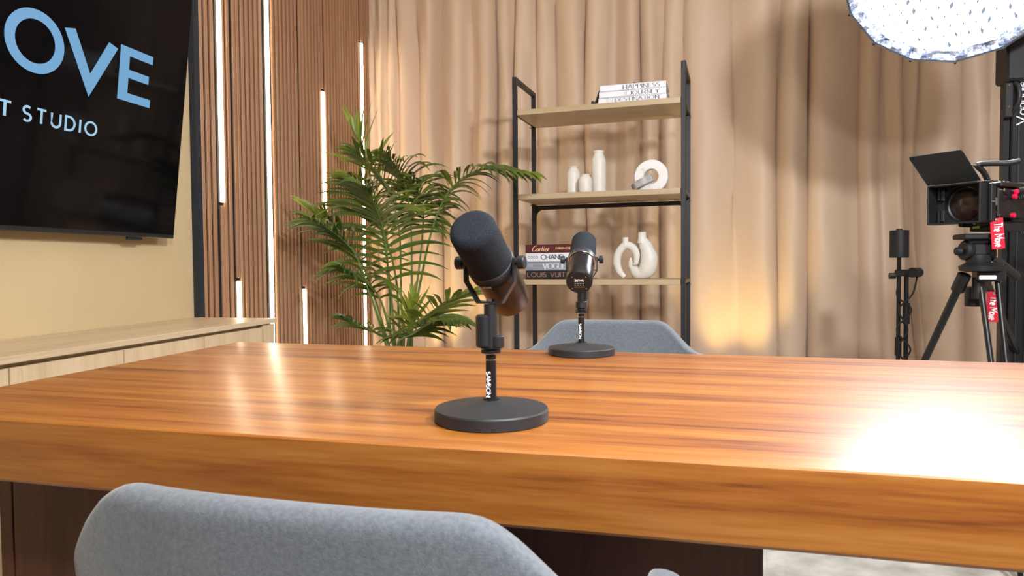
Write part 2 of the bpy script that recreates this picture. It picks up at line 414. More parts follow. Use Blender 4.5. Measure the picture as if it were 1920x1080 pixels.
# ------------------------------------------------------------------ curtains
YC = 4.42
def cx(px): return at(px, 330, YC).x
panels = [
    ([676, 700, 722, 741, 782, 826, 878, 922], 'cream curtain panel hanging beside the slat wall, behind the palm'),
    ([924, 962, 1000, 1040, 1098, 1150, 1197], 'peach beige curtain panel hanging behind the left part of the shelf'),
    ([1199, 1240, 1281, 1378, 1463, 1513], 'peach beige curtain panel behind the right shelf post, with yellow glow low down'),
    ([1515, 1612, 1655, 1694], 'smooth beige curtain panel left of the round softbox, behind the slim weighted stand'),
    ([1696, 1724, 1810, 1868, 1905, 1950, 2010, 2080, 2150, 2230, 2310, 2390], 'beige curtain panel behind the video camera and softbox')]
hsh = lambda k: (math.sin(k*127.1+11.7)*43758.5453) % 1
zn = 60
for pi, (vals, lab) in enumerate(panels):
    xs = [cx(v) for v in vals]
    if pi == 4: xs[-1] = min(xs[-1], 2.9)
    else: xs[-1] += .022
    pts = []
    npl = 14
    mb = MB(); rows = []
    for j in range(zn+1):
        z = .015+(ZC-.03)*j/zn; row = []
        for i in range(len(xs)-1):
            a, b = xs[i], xs[i+1]; wdt = b-a
            amp = min(.10, .55*wdt)*(.75+.5*hsh(i+pi*17))*(.88+.12*math.sin(z*1.7+i))
            for k in range(npl if i < len(xs)-2 else npl+1):
                t = k/npl
                sk = .5+(.42*(hsh(i*3.3+pi)-.5))
                tt = t**(math.log(.5)/math.log(sk))
                prof = math.sin(PI*tt)**.8
                sway = .016*math.sin(z*1.3+i*1.9+pi)*(1 if 0 < i else t)*(1-t if i == len(xs)-2 else 1)
                sway += .006*math.sin(z*3.7+i*4.1)
                slant = 0
                if pi in (3, 4): slant = (.13*(1-min(1, z/1.55))**1.3)*(max(0, 1-abs((a+wdt*t)-xs[-1 if pi == 3 else 0])/.5))
                wr = .004*math.sin(z*9+i*2+t*5)*math.sin(t*PI)
                yy = YC+.07-amp*prof+wr+(.028 if pi % 2 else 0)
                if pi == 3: yy += 0
                row.append(Vector((a+wdt*t+sway+slant, yy, z)))
        # hem turned to the back at both ends
        row = [row[0]+Vector((.004, .008, 0))]+row+[row[-1]+Vector((-.004, .008, 0))]
        rows.append(row)
    m = len(rows[0]); fs = []
    for j in range(zn):
        for i in range(m-1): fs.append((j*m+i, j*m+i+1, (j+1)*m+i+1, (j+1)*m+i))
    mb.add([v for r_ in rows for v in r_], fs)
    o = mb.build('curtain', 'curtain', None, loc=((xs[0]+xs[-1])/2, YC, 0), sharp=80)
    so = o.modifiers.new('thickness', 'SOLIDIFY'); so.thickness = .002
    tag(o, lab, 'curtain', 'curtain panels along the back wall')
rod = MB().cyl((XL+.06, YC+.04, ZC-.008), (XR-.06, YC+.04, ZC-.008), .006).build('curtain_rail', 'black_metal', None)
tag(rod, 'black ceiling rail that carries the beige curtain panels', 'curtain rail')

# ------------------------------------------------------------------ television
tilt = R(6.85); tb = Vector((-1.88, 2.391, 1.073))
ty = Vector((0, 1, 0)); tu = Vector((math.sin(tilt), 0, math.cos(tilt))); tn = Vector((math.cos(tilt), 0, -math.sin(tilt)))
tv = thing('television', 'large black wall television tilted down, showing pale blue letters on its screen', 'television', tuple(tb+Vector((-.03, -.95, 0))))
rotm = Matrix((tn, ty, tu)).transposed()
TW, TH = 1.90, 1.08
ctr = tb-ty*TW/2+tu*TH/2
MB().box(ctr-tn*.014, (.028, TW, TH), rotm, bev=.003).build('casing', 'tv_frame', tv, True)
MB().box(ctr+tn*.001+tu*.004, (.004, TW-.016, TH-.026), rotm).build('screen', 'screen', tv, True)
MB().box(ctr-tn*.035-tu*.1, (.02, TW*.7, TH*.5), rotm, bev=.005).build('rear_housing', 'tv_frame', tv, True)
MB().box(tb-ty*.20-tu*.006-tn*.01, (.014, .07, .012), rotm, bev=.002).build('sensor', 'tv_frame', tv, True)
MB().box((XL+.012, ctr.y, 1.60), (.02, .5, .4)).box((XL+.042, ctr.y-.12, 1.60), (.06, .04, .42)).box((XL+.042, ctr.y+.12, 1.60), (.06, .04, .42)).build('wall_bracket', 'black_metal', tv, True)
so_ = tb+tn*.0045
def tvp(sv, tv_): return so_+ty*sv+tu*tv_
scr = [o for o in bpy.data.objects if o.name == 'screen'][0]
for ch, s0, wd_ in (('M', -1.035, .215), ('O', -.752, .168), ('V', -.552, .176), ('E', -.323, .132)):
    text(ch, tvp(s0, .490), ty, tu, .156, .185, m='screen_text', parent=scr, world=True, width=wd_, name='title_letter')
text('PODCAST', tvp(-1.165, .331), ty, tu, .042, .17, track=.42, m='screen_text_pale', parent=scr, world=True, width=.432, name='subtitle_lettering')
text('STUDIO', tvp(-.693, .331), ty, tu, .042, .17, track=.42, m='screen_text_pale', parent=scr, world=True, width=.270, name='subtitle_lettering')

# ------------------------------------------------------------------ sideboard
sb = thing('sideboard', 'long low light oak sideboard along the yellow wall under the television', 'sideboard', (-1.75, 1.2, 0))
y0s, y1s, xf = -.9, 2.60, -1.572
MB().box(((XL+xf-.02)/2, (y0s+y1s)/2, .38), (xf-.02-XL-.002, y1s-y0s-.02, .69)).build('carcass', 'oak', sb, True)
MB().box(((XL+xf+.012)/2+.001, (y0s+y1s)/2, .7345), (xf+.012-XL-.002, y1s-y0s, .019), bev=.0015).build('worktop', 'oak_top', sb, True)
MB().box((xf-.010, y1s-.045, .36), (.02, .085, .72)).build('end_gable', 'oak', sb, True)
MB().box((XL+.2, (y0s+y1s)/2, .02), (.3, y1s-y0s-.1, .038)).build('plinth', 'oak', sb, True)
yy = 2.518
while yy-.372 > y0s:
    MB().box((xf-.009, yy-.187, .385), (.018, .370, .655), bev=.0015).build('door', 'oak', sb, True); yy -= .3745

# ------------------------------------------------------------------ conference table
tbl = thing('conference_table', 'thick glossy orange brown wooden table with wavy front edge holding two microphones', 'table', (0, 1.15, 0), R(-3.2))
def fy(x): return .7035-.056*x + .010*math.sin(x*2.6+.6)*(1 if x > -.2 else .6)
XLt, XRt = -1.088, 1.25
nx = 90; mb = MB()
top_z, bot_z = .76, .675
prof = [(0, 0, bot_z), (0, .004, bot_z)]
def front_section(x):
    yv = fy(x); wv = .004*math.sin(x*3.1)
    return [(yv+.02, bot_z), (yv+.002, bot_z), (yv-.001, bot_z+.004), (yv-.002, bot_z+.03), (yv-.002, top_z-.02), (yv-.001, top_z-.0025), (yv+.0012, top_z-.0005), (yv+.004, top_z)]
def back_y(x): return 1.556-.067*x
vs = []
for i in range(nx+1):
    x = XLt+(XRt-XLt)*i/nx
    fsx = front_section(x)
    back = [(back_y(x)-.003, top_z), (back_y(x), top_z-.003), (back_y(x), bot_z)]
    vs += [(x-(.02*(yv-.75) if i == 0 else 0)*0, yv, z) for yv, z in fsx+back]
mm = 11; fs = []
for i in range(nx):
    for k in range(mm): fs.append((i*mm+k, i*mm+(k+1) % mm, (i+1)*mm+(k+1) % mm, (i+1)*mm+k))
fs.append(tuple(range(mm))); fs.append(tuple(nx*mm+k for k in range(mm)))
tt = mb.add(vs, fs).build('tabletop', 'table_wood', tbl, True, sharp=20)
# pedestal of upright walnut boards
ped = MB(); bx = [-1.06, -.95+-.118, -.62, -.22, .142]
MB().box((-.473, 1.16, .3375), (1.222, .40, .672)).build('pedestal_core', 'base_wood', tbl, True)
xsb = [0, -1.086, -1.058, -.62, -.23, .140]
for a, b in zip(xsb[1:-1], xsb[2:]): MB().box(((a+b)/2, .945, .3375), (b-a-.003, .018, .672), bev=.001).build('pedestal_panel', 'base_wood', tbl, True)

# ------------------------------------------------------------------ chairs
def make_chair(label, loc, rz):
    t = thing('armchair', label, 'chair', loc, rz, None)
    # local: the sitter looks along +Y, backrest at -Y
    def sm(a, b, v):
        k = max(0, min(1, (v-a)/(b-a))); return k*k*(3-2*k)
    vs = []; nu, nv = 44, 12
    for i in range(nu+1):
        u = -1+2*i/nu; th = u*R(85)
        # super-ellipse in plan
        sx = math.sin(th); cx_ = math.cos(th); n_ = 3.0
        rr_ = 1/((abs(sx)**n_+abs(cx_)**n_)**(1/n_))
        # stretch the arms forwards
        X = .322*rr_*sx; Yv = -.225*rr_*cx_
        ax = abs(X)
        ztop = .654+.103*(1-sm(.170, .300, ax))
        ztop -= .0*ax
        e = max(0, (abs(u)-.93)/.07); ztop -= .022*e*e
        zb = .43
        for j in range(nv+1):
            v = j/nv; z = zb+(ztop-zb)*v
            f_ = .80+.20*math.sin(min(1, (z-.43)/.26)*PI/2)
            vs.append((X*f_, Yv*(f_*.92+.08)-.0*z, z))
    fs = []
    for i in range(nu):
        for j in range(nv): fs.append((i*(nv+1)+j, (i+1)*(nv+1)+j, (i+1)*(nv+1)+j+1, i*(nv+1)+j+1))
    sh = MB().add(vs, fs).build('backrest', 'chair_fabric', t, sharp=180)
    so = sh.modifiers.new('thickness', 'SOLIDIFY'); so.thickness = .036; so.offset = 0
    sb_ = sh.modifiers.new('smooth', 'SUBSURF'); sb_.levels = 2; sb_.render_levels = 2
    # seat
    c = MB(); n = 40; prof = [(0.0, .385), (.80, .385), (.95, .395), (1.0, .42), (.99, .455), (.93, .475), (.6, .487), (.0, .488)]
    vs = []
    for r_, z in prof:
        for k in range(n):
            a = 2*PI*k/n; ca, sa = math.cos(a), math.sin(a); q = 1/((abs(ca)**3.4+abs(sa)**3.4)**(1/3.4))
            vs.append((.235*q*ca*max(r_, .001), -.02+.19*q*sa*max(r_, .001), z))
    fs = [(k*n+i, k*n+(i+1) % n, (k+1)*n+(i+1) % n, (k+1)*n+i) for k in range(len(prof)-1) for i in range(n)]
    c.add(vs, fs).build('seat', 'chair_fabric', t, sharp=60)
    MB().box((0, .02, .376), (.30, .30, .016)).build('seat_plate', 'black_metal', t)
    for sx in (-1, 1):
        for sy in (-1, 1):
            MB().cyl((sx*.13, .02+sy*.13, .375), (sx*.23, .02+sy*.22, .002), .014, .009).build('leg', 'black_metal', t)
    return t
make_chair('grey fabric armchair in the foreground with its back to the camera', (-.306, .757, 0), R(-3.5))
make_chair('grey fabric armchair on the far side of the table facing the camera', (-.158, 2.29, 0), R(180))

# ------------------------------------------------------------------ microphones
def make_mic(label, base, pivot_z, head, elev, stand_rz, pole_top, yoke_dx=0, flip=0):
    bxp, byp = base
    t = thing('desk_microphone', label, 'microphone', (bxp, byp, .76), 0, 'studio microphones on the table')
    h0 = pole_top-.76; pz = pivot_z-.76
    B = MB().lathe([(.0722, 0), (.0735, .0015), (.0735, .0145), (.0722, .0165), (.045, .0205), (.016, .0245), (.011, .0265)], n=72)
    B.build('base', 'base_black', t, sharp=28)
    MB().cyl((0, 0, .024), (0, 0, h0), .0069, n=28).build('pole', 'black_metal', t)
    MB().cyl((0, 0, .0255), (0, 0, .028), .0105, n=28).build('washer', 'black_metal', t)
    # SAMSON lettering runs down the pole
    q = Matrix.Rotation(stand_rz, 3, 'Z')
    ld = MB()
    pole = text('SAMSON', (q @ Vector((-.0045, -.0073, h0-.028))), (0, 0, -1), q @ Vector((1, 0, 0)), .0050, .26, track=.16, m='white_print', parent=t, name='pole_lettering', width=.032)
    # clutch
    MB().cyl((0, 0, h0-.004), (0, 0, h0), .0128, n=28).cyl((0, 0, h0+.002), (0, 0, h0+.0035), .0135, n=28).build('clutch_ring', 'black_metal', t)
    MB().cyl((0, 0, h0-.0045), (0, 0, h0-.0055), .0075).cyl((0, 0, h0-.012), (0, 0, h0-.0135), .0074).build('pole_collar', 'chrome', t)
    if stand_rz == 0:
        MB().cyl((-.0085, 0, h0+.003), (-.0085, 0, h0+.045), .0112, n=28, bev=.002).cyl((.009, 0, h0+.003), (.009, 0, h0+.018), .0085, n=24, bev=.001).build('clamp', 'mic_black', t, sharp=40)
    else:
        MB().cyl((0, 0, h0+.006), (0, 0, h0+.022), .0125, n=28, bev=.002).box((.009, .004, h0+.045), (.008, .016, .045), bev=.002).build('clamp', 'mic_black', t, sharp=40)
    MB().cyl((0, 0, h0), (0, 0, pz-.0535), .0086, n=24).build('stem', 'mic_black', t)
    # yoke: local frame turned by head, knob axis = x
    hx = Matrix.Rotation(head, 3, 'Z')
    def T(v): return hx @ Vector(v) + Vector((yoke_dx, 0, pz))
    yk = MB(); pth = [(-.0345, .006), (-.0345, -.024), (-.017, -.0525), (.017, -.0525), (.0345, -.024), (.0345, .006)]
    inn = [(-.0322, .006), (-.0322, -.0232), (-.016, -.0500), (.016, -.0500), (.0322, -.0232), (.0322, .006)]
    vs = []
    for (x1, z1), (x2, z2) in zip(pth, inn):
        vs += [T((x1, -.0065, z1)), T((x1, .0065, z1)), T((x2, .0065, z2)), T((x2, -.0065, z2))]
    fs = [(k*4+i, k*4+(i+1) % 4, k*4+4+(i+1) % 4, k*4+4+i) for k in range(5) for i in range(4)]+[(0, 1, 2, 3), (20, 21, 22, 23)]
    yk.add(vs, fs); yk.build('yoke', 'mic_black', t, sharp=20)
    MB().cyl(T((0, 0, -.0495)), T((0, 0, -.0465)), .006, n=6).build('yoke_bolt', 'chrome', t)
    for s_ in (-1, 1):
        k_ = MB(); k_.lathe([(.0035, 0), (.0035, .003), (.0082, .0035), (.0086, .0045), (.0086, .0115), (.0078, .0125)], T((s_*.0346, 0, 0)), hx @ Vector((s_, 0, 0)), 28)
        k_.build('knob', 'mic_black', t, sharp=30)
    # body axis: forward along local -Y * cos + up * sin  (elev)
    ax = hx @ Vector((0, -math.cos(elev), math.sin(elev)))
    O = T((0, 0, 0))
    r = .0318
    def L(prof, m_, nm, par=t, sharp=30, n=48):
        return MB().lathe(prof, O, ax, n).build(nm, m_, par, sharp=sharp)
    body = L([(.0250, -.094), (.0270, -.093), (.0282, -.090), (.0286, -.060), (.0290, -.018), (.0290, -.004)], 'mic_body', 'body')
    L([(.0252, -.0946), (.0260, -.0946), (.0260, -.0936), (.0252, -.0936)], 'mic_black', 'rim_ring', body)
    endc = L([(.001, -.0952), (.0252, -.0952), (.0254, -.094), (.001, -.0935)], 'matte_black', 'end_cap', body, 20)
    ring = L([(.0295, -.012), (.0312, -.011), (.0314, .000), (.0305, .003), (.028, .004)], 'mic_black', 'collar_ring')
    L([(.0304, -.0155), (.0309, -.015), (.0309, -.0125), (.029, -.012)], 'chrome' if flip else 'mic_black', 'bright_band', ring)
    fm = []; FL = .079 if not flip else .088
    fr = .0293 if not flip else .0285
    for k in range(9):
        a = PI/2*k/8; fm.append((fr-.012+.012*math.cos(a), FL-.012+.012*math.sin(a)))
    L([(.029, .001), (fr*.99, .003), (fr, .010), (fr*1.01, .04)]+fm+[(.012, FL+.0006), (.0005, FL+.0008)], 'foam', 'foam_windscreen', t, 60, 56)
    # lettering on ring and end cap
    side = hx @ Vector((1, 0, 0)); upv = ax.cross(side)
    if upv.z < 0: upv = -upv
    if not flip:
        text('SHURE', O-ax*.0120-upv*.0316-side*.001, side, ax, .0032, .22, track=.2, m='pale_print', parent=ring, center=True, name='ring_lettering')
    else:
        text('SHURE', O-ax*.0098+upv*.0318, -side, -ax*1, .0042, .22, track=.2, m='dark_print', parent=ring, center=True, name='ring_lettering')
    e0 = O-ax*.0955; sd = -side
    text('SHURE', e0+upv*.0085, side, -upv, .0052, .24, track=.14, m='white_print', parent=endc, center=True, name='end_lettering')
    mk = MB()
    for ix in (-.0085, -.003, .0025, .008):
        for iz in (-.001, -.0055):
            p = e0+side*ix+upv*iz; a_ = side*.0017; b_ = upv*.0006
            mk.add([p-a_-b_, p+a_-b_, p+a_+b_, p-a_+b_], [(0, 1, 2, 3)])
    mk.build('switch_marks', 'white_print', endc)
    p = e0-upv*.0105; mk = MB().add([p-side*.0105-upv*.0004, p+side*.0105-upv*.0004, p+side*.0105+upv*.0004, p-side*.0105+upv*.0004], [(0, 1, 2, 3)])
    mk.build('gold_line', 'gold_print', endc)
    for a_ in range(4):
        v = math.cos(PI/4+a_*PI/2)*side*.0205+math.sin(PI/4+a_*PI/2)*upv*.0205
        MB().lathe([(.0014, 0), (.0012, .0005)], O-ax*.0953+v, -ax, 10).build('screw', 'chrome', endc)
    return t, ax, O
make_mic('black microphone nearer the camera with its large foam windscreen turned to the camera', (-.208, .852), .963, R(-18)+YAW*.9, R(33.5), 0, .851, .000)
make_mic('dark metal microphone farther back on the table, its round end cap turned to the camera', (-.162, 1.512), .970, R(180-9)+YAW*.9, R(31), .001, .856, .002, flip=1)

# ------------------------------------------------------------------ shelf unit
sh_rz = R(-6.2)   # unit stands slightly turned
A = at(963, 366, 3.60); Bp = at(1283, 360, 3.60)
# local frame: origin front left post foot, x to the right, y to the back
A2 = Vector((A.x, 3.655, 0)); dirx = Vector((math.cos(sh_rz), math.sin(sh_rz), 0))
SW = .888; SD = .36
un = thing('shelf_unit', 'open shelf unit with black metal frame and pale oak shelves before the curtain', 'shelf unit', tuple(A2), sh_rz)
def U(x, y, z): return A2+dirx*x+Vector((-dirx.y, dirx.x, 0))*y+Vector((0, 0, z))
ps = .024; ztop = 1.973
SHELF = [(.10, ''), (.475, ''), (.880, ''), (1.341, ''), (1.796, '')]
for x in (0, SW):
    for y_ in (0, SD):
        MB().box((x, y_, ztop/2), (ps, ps, ztop), bev=.002).build('post', 'shelf_metal', un)
    MB().box((x, SD/2, ztop-ps/2), (ps, SD-ps, ps), bev=.002).build('top_bar', 'shelf_metal', un)
    for z, _ in SHELF: MB().box((x, SD/2, z-.012), (ps*.8, SD-ps, ps*.8)).build('side_bar', 'shelf_metal', un)
MB().box((SW/2, SD, SHELF[3][0]-.045), (SW-ps, ps*.8, ps)).build('back_bar', 'shelf_metal', un)
for sx, x in ((1, ps/2), (-1, SW-ps/2)):
    MB().prism([(0, 0), (sx*.05, 0)]+[(sx*(.05-.05*math.sin(a*PI/12)), -.05+.05*math.cos(a*PI/12)) for a in range(1, 6)]+[(0, -.05)], (x, SD-.008, SHELF[3][0]-.055), (1, 0, 0), (0, 0, 1), (0, 1, 0), .016).build('corner_gusset', 'shelf_metal', un)
for z, _ in SHELF:
    MB().box((SW/2, SD/2, z-.0145), (SW-ps-.002, SD+.010, .029), bev=.0015).build('shelf_board', 'shelf_wood', un)
for z, _ in SHELF[2:]:
    for x in (0, SW):
        MB().cyl((x+(ps/2 if x else -ps/2), SD-.02, z-.03), (x+(ps/2+.006 if x else -ps/2-.006), SD-.02, z-.03), .007).build('bolt', 'chrome', un)
Z5, Z4, Z3 = SHELF[4][0], SHELF[3][0], SHELF[2][0]

def unit_x(px, y_):      # local x on the unit for an image column, at local depth y_
    best = None
    d = ray(px, 400); o_ = CAM-A2; ny = Vector((-dirx.y, dirx.x, 0))
    t = (y_-o_.dot(ny))/d.dot(ny); return (o_+d*t).dot(dirx)

def make_book(name, label, loc, rz, wd, dp, th, cover, group, pagecol='book_pages'):
    t = thing(name, label, 'book', loc, rz, group)
    c = MB().box((0, dp/2, th-.0014), (wd, dp, .0028)).box((0, dp/2, .0014), (wd, dp, .0028)).box((0, .0014, th/2), (wd, .0028, th), bev=.0008)
    c.build('cover', cover, t)
    MB().box((0, dp/2-.001, th/2), (wd-.008, dp-.008, th-.0056)).build('pages', pagecol, t)
    return t
def on_unit(x, y_, z): v = U(x, y_, z); return (v.x, v.y, v.z)
# top stack of three
bk = [('DESTINATION', 'white hardcover lettered DESTINATION at the bottom of the stack on the top shelf', .0275, .012, .60),
      ('JOURNEY', 'white hardcover lettered JOURNEY in the middle of the stack on the top shelf', .031, .010, .42),
      ('HAPPINESS', 'white hardcover lettered HAPPINESS on top of the stack on the top shelf', .032, .008, .51)]
xa, xb = unit_x(1124, .04), unit_x(1250, .04)
z = Z5+.0005; bw = (xb-xa)
cxb = (xa+xb)/2
for k, (s_, lab, th, y_, fr_) in enumerate(bk):
    t = make_book('book', lab, on_unit(cxb+(.002, .003, .006)[k], y_, z), sh_rz+R((0, .8, 1.5)[k]), bw-.006*k, .245, th, 'book_white', 'white books on the top shelf', )
    cov = [c for c in bpy.data.objects if c.parent == t and c.name.startswith('cover')][0]
    if k == 0: ed = bw*.44
    xe = bw*(.5-.11)
    wtx = bw*{'DESTINATION': .64, 'JOURNEY': .43, 'HAPPINESS': .53}[s_]
    text(s_, (xe-wtx, -.0006, th*.18), (1, 0, 0), (0, 0, 1), th*.62, .16, .035, track=.24, m='dark_print', parent=cov, serif=True, width=wtx, name='title')
    if k == 0:
        text('IT IS', (xe-wtx-.045, -.0006, th*.56), (1, 0, 0), (0, 0, 1), th*.27, .12, track=.3, m='grey_print', parent=cov, width=.035, name='small_print')
        text('NOT THE', (xe-wtx-.045, -.0006, th*.2), (1, 0, 0), (0, 0, 1), th*.27, .12, track=.3, m='grey_print', parent=cov, width=.035, name='small_print')
    if k == 1:
        text('IT', (xe-wtx-.024, -.0006, th*.56), (1, 0, 0), (0, 0, 1), th*.26, .12, track=.3, m='grey_print', parent=cov, width=.013, name='small_print')
        text('IS', (xe-wtx-.024, -.0006, th*.2), (1, 0, 0), (0, 0, 1), th*.26, .12, track=.3, m='grey_print', parent=cov, width=.013, name='small_print')
    z += th+.0004
# bead garland over the stack
gz = z+.001
gp = bez([(cxb+.02, .10, gz+.012), (cxb+.0, .07, gz+.010), (cxb-.05, .13, gz+.009), (cxb-.11, .15, gz+.009), (cxb-bw/2-.006, .14, gz+.006), (cxb-bw/2-.016, .12, gz-.02), (cxb-bw/2-.020, .09, gz-.055), (cxb-bw/2-.026, .06, Z5+.012), (cxb-bw/2-.03, .02, Z5+.012)], 160)
bm_ = MB(); last = None; cnt = 0
gar = thing('bead_garland', 'string of small black beads draped over the white books on the top shelf', 'garland', on_unit(cxb-bw/2-.03, .02, Z5), sh_rz)
for p in gp:
    if last is None or (p-last).length > .0165:
        last = p; w_ = U(p.x, p.y, p.z); rb = .0085+.001*hsh(cnt); cnt += 1
        prof = [(rb*math.sin(PI*k/8)+1e-5, -rb*math.cos(PI*k/8)) for k in range(9)]
        MB().lathe(prof, w_, (0, 0, 1), 14).build('bead', 'bead', gar, True)
MB().tube([U(*p) for p in gp], .0012, 6).build('string', 'bead', gar, True)
# tassel knot seen above the top book
# lower stack of four
bl = [('LOUIS VUITTON', 'black hardcover at the bottom of the lower stack, with wide pinkish capitals', 'book_black', .0465),
      ('VOGUE', 'grey blue hardcover, second from the bottom of the lower stack', 'book_grey', .0475),
      ('CHANEL', 'white hardcover, second from the top of the lower stack', 'book_white', .0475),
      ('CARTIER', 'maroon hardcover on top of the lower stack, with cream script lettering', 'book_maroon', .0455)]
xa = unit_x(985, .03); lw = .345; z = Z3+.0005
CUR = {  # joined script letters, drawn as strokes
 'C': (.62, [[(.62, .88), (.52, 1.0), (.35, .98), (.14, .75), (.04, .42), (.08, .12), (.26, 0), (.48, .06), (.62, .2)]]),
 'a': (.44, [arc(.2, .24, .18, .24, 20, 350, 12), [(.38, .46), (.36, .1), (.46, .04)]]),
 'r': (.34, [[(0, .05), (.12, .46), (.16, .40), (.30, .44)], [(.14, .4), (.12, 0)]]),
 't': (.30, [[(.14, .82), (.10, .08), (.28, .04)], [(0, .48), (.30, .50)]]),
 'i': (.20, [[(.08, .46), (.06, .08), (.2, .04)], [(.1, .64), (.11, .7)]]),
 'e': (.38, [[(.04, .22), (.34, .34), (.24, .48), (.08, .36), (.06, .12), (.2, 0), (.38, .1)]]),
}
for k, (s_, lab, cm, th) in enumerate(bl):
    t = make_book('book', lab, on_unit(xa+lw/2-.004*(k == 3), .03+.003*k, z), sh_rz, lw, .25, th, cm, 'large fashion books on the third shelf')
    cov = [c for c in bpy.data.objects if c.parent == t and c.name.startswith('cover')][0]
    x0 = -lw/2; zz = th
    if k == 0: text(s_, (x0+.010, -.0006, th*.26), (1, 0, 0), (0, 0, 1), th*.52, .11, track=.24, m='rose_print', parent=cov, width=.30, name='title')
    if k == 1:
        text(s_, (x0+.098, -.0006, th*.2), (1, 0, 0), (0, 0, 1), th*.60, .24, .06, track=.12, m='pale_print', parent=cov, serif=True, width=.125, name='title')
        for zq in (.30, .46, .62): MB().box((x0+.026, -.0004, th*zq), (.032, .0006, .0012)).build('small_print', 'pale_print', cov)
    if k == 2:
        text('COCO', (x0+.012, -.0006, th*.38), (1, 0, 0), (0, 0, 1), th*.28, .14, track=.35, m='dark_print', parent=cov, width=.056, name='small_title')
        text('CHANEL', (x0+.086, -.0006, th*.27), (1, 0, 0), (0, 0, 1), th*.50, .17, track=.14, m='dark_print', parent=cov, width=.140, name='title')
    if k == 3:
        text('Cartier', (x0+.036, -.0006, th*.20), (1, 0, 0), (0, 0, 1), th*.68, .15, .06, track=.03, slant=.28, m='gold_print', parent=cov, glyphs=CUR, width=.098, name='title')
        text('PANTHERE', (x0+.173, -.0006, th*.40), (1, 0, 0), (0, 0, 1), th*.25, .26, .10, track=.16, m='gold_print', parent=cov, serif=True, width=.084, name='small_title')
    z += th+.0004

# vases on the middle shelf
def vase(label, pxc, y_, h, r, neck):
    x = unit_x(pxc, y_)
    t = thing('bottle_vase', label, 'vase', on_unit(x, y_, Z4+.0005), 0, 'three white vases on the fourth shelf')
    P = [(r*.86, 0), (r*.97, .005), (r, .02), (r, h*.5), (r*.99, h*.70), (r*.93, h*.79), (r*.78, h*.87), (neck*1.02, h*.925), (neck, h*.945), (neck*1.12, h*.965), (neck*1.16, h*.985), (neck*1.08, h), (neck*.85, h), (neck*.82, h*.93), (neck*.6, h*.9)]
    MB().lathe(P, n=40).build('body', 'ceramic', t, sharp=50)
vase('middle sized white bottle vase, leftmost of the three on the middle shelf', 1075.5, .16, .158, .0385, .024)
vase('shortest white bottle vase standing in front of the other two on the middle shelf', 1098, .09, .102, .0365, .022)
vase('tallest white bottle vase beside the two shorter ones on the middle shelf', 1123, .17, .238, .0405, .026)
# marble ring
xr = unit_x(1222, .13); ro, ri, td = .088, .039, .045
rg = thing('ring_sculpture', 'white marble ring ornament with a grey stone link on the middle shelf', 'ornament', on_unit(xr, .13, Z4+.0005), sh_rz-R(4))
n = 64; vs = []; cz = ro-.010
for k in range(n):
    a = 2*PI*k/n
    for (r_, yv) in ((ro-.003, -td/2), (ro, -td/2+.003), (ro, td/2-.003), (ro-.003, td/2), (ri+.003, td/2), (ri, td/2-.003), (ri, -td/2+.003), (ri+.003, -td/2)):
        vs.append((r_*math.cos(a), yv, max(0, cz+r_*math.sin(a))))
fs = [(k*8+i, k*8+(i+1) % 8, ((k+1) % n)*8+(i+1) % 8, ((k+1) % n)*8+i) for k in range(n) for i in range(8)]
MB().add(vs, fs).build('ring', 'marble', rg, sharp=30)
lk = MB(); vs = []; n = 40
# interlocking grey link: a half ring lying through the hole
q = Matrix.Rotation(R(28), 3, 'Y') 
for k in range(n+1):
    a = R(-175)+R(170)*k/n
    for (r_, hh) in ((.062, -.018), (.062, .018), (.034, .018), (.034, -.018)):
        v = Vector((r_*math.cos(a), r_*math.sin(a), hh))
        v = Matrix.Rotation(R(-27), 3, 'Y') @ v
        vs.append((v.x-.042, v.y-.020, max(.0005, v.z+.043)))
fs = [(k*4+i, k*4+(i+1) % 4, (k+1)*4+(i+1) % 4, (k+1)*4+i) for k in range(n) for i in range(4)]+[(0, 1, 2, 3), (n*4, n*4+1, n*4+2, n*4+3)]
lk.add(vs, fs).build('grey_link', 'marble_grey', rg, sharp=40)['label'] = 'grey stone link'

# interlocking vases on the third shelf: drawn from the outline, each a tube with changing radius
def kv(label, pts, rad, y_, neck, squash=.8):
    x0 = unit_x(1190, .12)
    t = thing('curved_vase', label, 'vase', on_unit(x0, .12, Z3+.0005), sh_rz, 'pair of interlocking vases')
    pp = bez([Vector((a, y_+b, c)) for a, b, c in pts], 64)
    m_ = len(rad)-1
    def rf(t_):
        k = min(int(t_*m_), m_-1); f_ = t_*m_-k; f_ = f_*f_*(3-2*f_); return rad[k]*(1-f_)+rad[k+1]*f_
    mbx = MB(); mbx.tube(pp, rf, 22)
    for v in mbx.v:
        v.y = y_+(v.y-y_)*squash; v.z = max(v.z, 0)
    mbx.build('body', 'ceramic', t, sharp=60)
    mbx = MB(); nk = Vector(neck); nr = .0225 if nk.z > .2 else .0165; mbx.lathe([(nr*1.15, -.024 if nk.z > .2 else -.014), (nr*1.12, -.008), (nr*1.02, .004), (nr*.97, .016), (nr*.97, .030), (nr*1.02, .034), (nr*.85, .034), (nr*.8, .015)], nk, (0, 0, 1), 28); mbx.build('neck', 'ceramic', t, sharp=40)
sc = .00288
def k2(px, py): return ((px-1190)*sc, 0, (523-py)*sc)
L_ = [k2(1171, 520), k2(1161, 508), k2(1157, 491), k2(1161, 473), k2(1173, 461), k2(1186, 465), k2(1194, 477), k2(1193, 492), k2(1189, 497)]
L_ = [(a, (-.02 if i > 5 else 0), c) for i, (a, b, c) in enumerate(L_)]
kv('smaller white loop shaped vase, left half of the interlocking pair on the third shelf', L_, [.013, .019, .021, .0205, .021, .0205, .018, .014, .008], 0, (k2(1173, 0)[0], 0, (523-460)*sc+.006))
